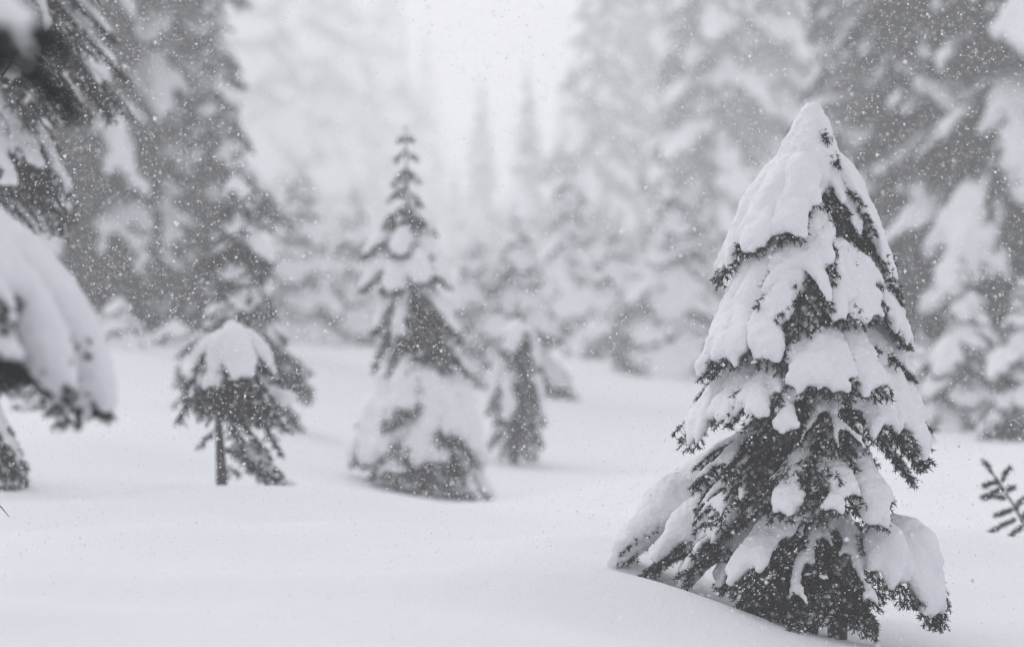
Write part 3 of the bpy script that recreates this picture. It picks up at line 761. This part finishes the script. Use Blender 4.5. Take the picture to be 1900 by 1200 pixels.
for k, (q, px, d, H, rot, label) in enumerate([
    (0, 470, 174, 34.5, .3, 'faint tall spruce just right of the grey left-hand trees'),
    (0, 565, 203, 40.6, 1.7, 'barely visible tall spruce above the leaning little spruce and to its right'),
    (1, 640, 215, 38.5, 3.1, 'barely visible tall spruce on the left of the slim spire'),
    (0, 715, 244, 40.6, 4.0, 'ghostly tall spruce straight behind the slim spire'),
    (1, 790, 279, 34.5, 5.2, 'palest tall spruce at the left border of the bright sky gap'),
    (2, 893, 166, 17.4, .9, 'pale pointed spire left of its twin in the bright sky gap'),
    (2, 978, 153, 16.9, 2.2, 'pale pointed spire right of its twin in the bright sky gap'),
    (2, 845, 190, 13.2, 3.3, 'short pale spruce between the slim spire and the twin spires'),
    (2, 935, 199, 11.4, 4.1, 'short pale spruce low between the twin spires'),
    (1, 1045, 190, 19.3, 5.5, 'pale spruce right of the twin spires, under the sky gap'),
    (0, 1265, 177, 34.5, 1.2, 'faint tall spruce in the gap left of the snow-clotted tall spruce'),
    (0, 1530, 166, 36.4, 2.8, 'faint tall spruce showing over the right shoulder of the sharp young spruce'),
    (1, 340, 155, 32.5, 3.9, 'faint tall spruce between the grey trees at upper left'),
    (1, 1395, 182, 34.5, .4, 'faint tall spruce seen through the snow-clotted boughs left of the young spruce tip'),
    (0, 1680, 161, 36.4, 4.7, 'faint tall spruce glimpsed between the dark right-hand trees')]):
    x = (px - 950) / FPX * d
    t = empty('spruce', (x, d, gz(x, d) - .1)); tag(t, label, 'tree', G_FAR)
    t.rotation_euler = (0, 0, rot)
    H0, cm, sm = FAR[q]
    s = H / H0
    t.scale = (s, s, s)
    tr = mesh_obj('trunk', _tr, t); tr.scale = (.2, .2, H0)
    mesh_obj('crown', cm, t); mesh_obj('snow_load', sm, t)

# ------------------------------------------------------------------ bare sapling at the right, stray twigs
def sapling(name, label, stem_px, d, twigs, r, seed, nl=.02):
    b = at(*stem_px[0], d)
    t = empty(name, b); tag(t, label, 'sapling')
    rg = np.random.default_rng(seed)
    pts = np.array([at(*p, d) - b for p in stem_px])
    n = 12
    k = np.linspace(0, 1, len(pts)); ss = np.linspace(0, 1, n)
    P = np.stack([np.interp(ss, k, pts[:, i]) for i in range(3)], 1)
    segs = [(P[i], P[i + 1], r * (1.2 - i / n), i > 3) for i in range(n - 1)]
    mesh_obj('stem', needles_mesh('stem', segs, nl * 1.2, .008, 1000, 0, M_NEEDLE, rg), t)
    for (x0, y0, x1, y1, dy) in twigs:
        a = at(x0, y0, d) - b; e = at(x1, y1, d + dy) - b
        m = (a + e) / 2 + UP * .01 + rg.normal(size=3) * .006
        q = [a + (m - a) * .5, m, m + (e - m) * .5, e]
        sg = [(a, q[0], r * .6, True), (q[0], q[1], r * .5, True), (q[1], q[2], r * .45, True), (q[2], q[3], r * .4, True)]
        mesh_obj('twig', needles_mesh('twig', [(u - a, v - a, w, h) for u, v, w, h in sg], nl * 1.75, .010, 1900, 0, M_NEEDLE, rg), t, a)
    return t
sapling('sapling', 'small snowless sapling leaning left at the right edge, needled side twigs', [(1950, 1060), (1915, 1000), (1880, 935), (1850, 890), (1822, 852)], 15.7, [
    (1855, 895, 1826, 902, -.03), (1862, 905, 1824, 924, .05), (1868, 925, 1822, 922, .1), (1880, 945, 1848, 955, -.05), (1886, 962, 1832, 990, -.03), (1858, 895, 1874, 868, .03), (1868, 912, 1880, 905, -.05), (1885, 950, 1900, 925, .05), (1895, 965, 1925, 930, .0), (1900, 975, 1870, 1000, -.06), (1840, 875, 1828, 858, .02)], .011, 101)
sapling('sapling', 'tiny blurred sapling tip poking from the snow right of the sharp young spruce', [(1735, 822), (1728, 806), (1716, 788)], 20.0, [(1730, 810, 1712, 808, .0), (1726, 802, 1742, 800, .03)], .006, 102, nl=.012)

def bare_shrub():
    d = 11.2
    b = at(-110, 1075, d); b[2] = gz(b[0], b[1]) - .03
    t = empty('bare_shrub', b); tag(t, 'thin leafless shrub whose dark bare twigs reach in at the left edge', 'shrub')
    L = lambda px, py, dy=0: at(px, py, d + dy) - b
    def tw(pts, r0, r1, parent=t):
        P = np.array(pts); P = P + np.random.default_rng(len(pts)).normal(size=P.shape) * .004
        return mesh_obj('stem', tube_mesh('stem', P, np.linspace(r0, r1, len(P)), 6, M_BARK), parent)
    tw([(0, 0, -.03), L(-112, 900), L(-95, 600), L(-70, 350, .05), L(-30, 190, .03), L(20, 118), L(45, 128, -.02), L(72, 135, -.04)], .012, .0016)
    tw([L(20, 118), L(52, 124), L(78, 121, .01), L(98, 116, .02)], .003, .001)
    tw([L(52, 124), L(66, 112), L(72, 108)], .0018, .0008)
    tw([L(30, 122), L(50, 136), L(84, 152, -.03), L(120, 166, -.05)], .0025, .001)
    tw([(0.01, 0, -.03), L(-90, 1000), L(-50, 940), L(-15, 925), L(4, 940), L(15, 962)], .008, .0016)
    tw([(-.02, 0.02, -.03), L(-160, 900), L(-190, 700), L(-215, 480)], .009, .0015)
bare_shrub()

# ------------------------------------------------------------------ falling snow
def flakes(n=205000):
    rg = np.random.default_rng(3)
    far = rg.random(n) < .2
    p = np.stack([rg.uniform(-4.0, 4.2, n), np.where(far, rg.uniform(15, 25, n), rg.uniform(8.5, 15, n)), rg.uniform(-.3, 4.6, n)], 1)
    g = ground_z(p[:, 0], p[:, 1])
    p[:, 2] = np.where(p[:, 2] < g + .03, g + .03 + rg.random(n) * 3, p[:, 2])
    o = np.array([(1, 1, 1), (1, -1, -1), (-1, 1, -1), (-1, -1, 1)], float) * .75
    f = np.array([(0, 1, 2), (0, 2, 3), (0, 3, 1), (1, 3, 2)])
    sz = np.exp(rg.normal(math.log(.0024), .42, n))
    # random turn and squash per flake
    q = unit(rg.normal(size=(n, 4)))
    w, x, y, z = q.T
    M = np.stack([1 - 2 * (y * y + z * z), 2 * (x * y - z * w), 2 * (x * z + y * w), 2 * (x * y + z * w), 1 - 2 * (x * x + z * z), 2 * (y * z - x * w), 2 * (x * z - y * w), 2 * (y * z + x * w), 1 - 2 * (x * x + y * y)], -1).reshape(-1, 3, 3)
    sq = rg.uniform(.5, 1.25, (n, 1, 3))
    v = np.einsum('nij,nkj->nki', M, o[None] * sq) * sz[:, None, None] + p[:, None]
    ff = (f[None] + (np.arange(n) * 4)[:, None, None]).reshape(-1, 3)
    fl = mesh_obj('falling_snow', mesh_from('falling_snow', v.reshape(-1, 3), ff, M_FLAKE, smooth=False))
    tag(fl, 'snowflakes falling through the air', kind='stuff')
flakes()
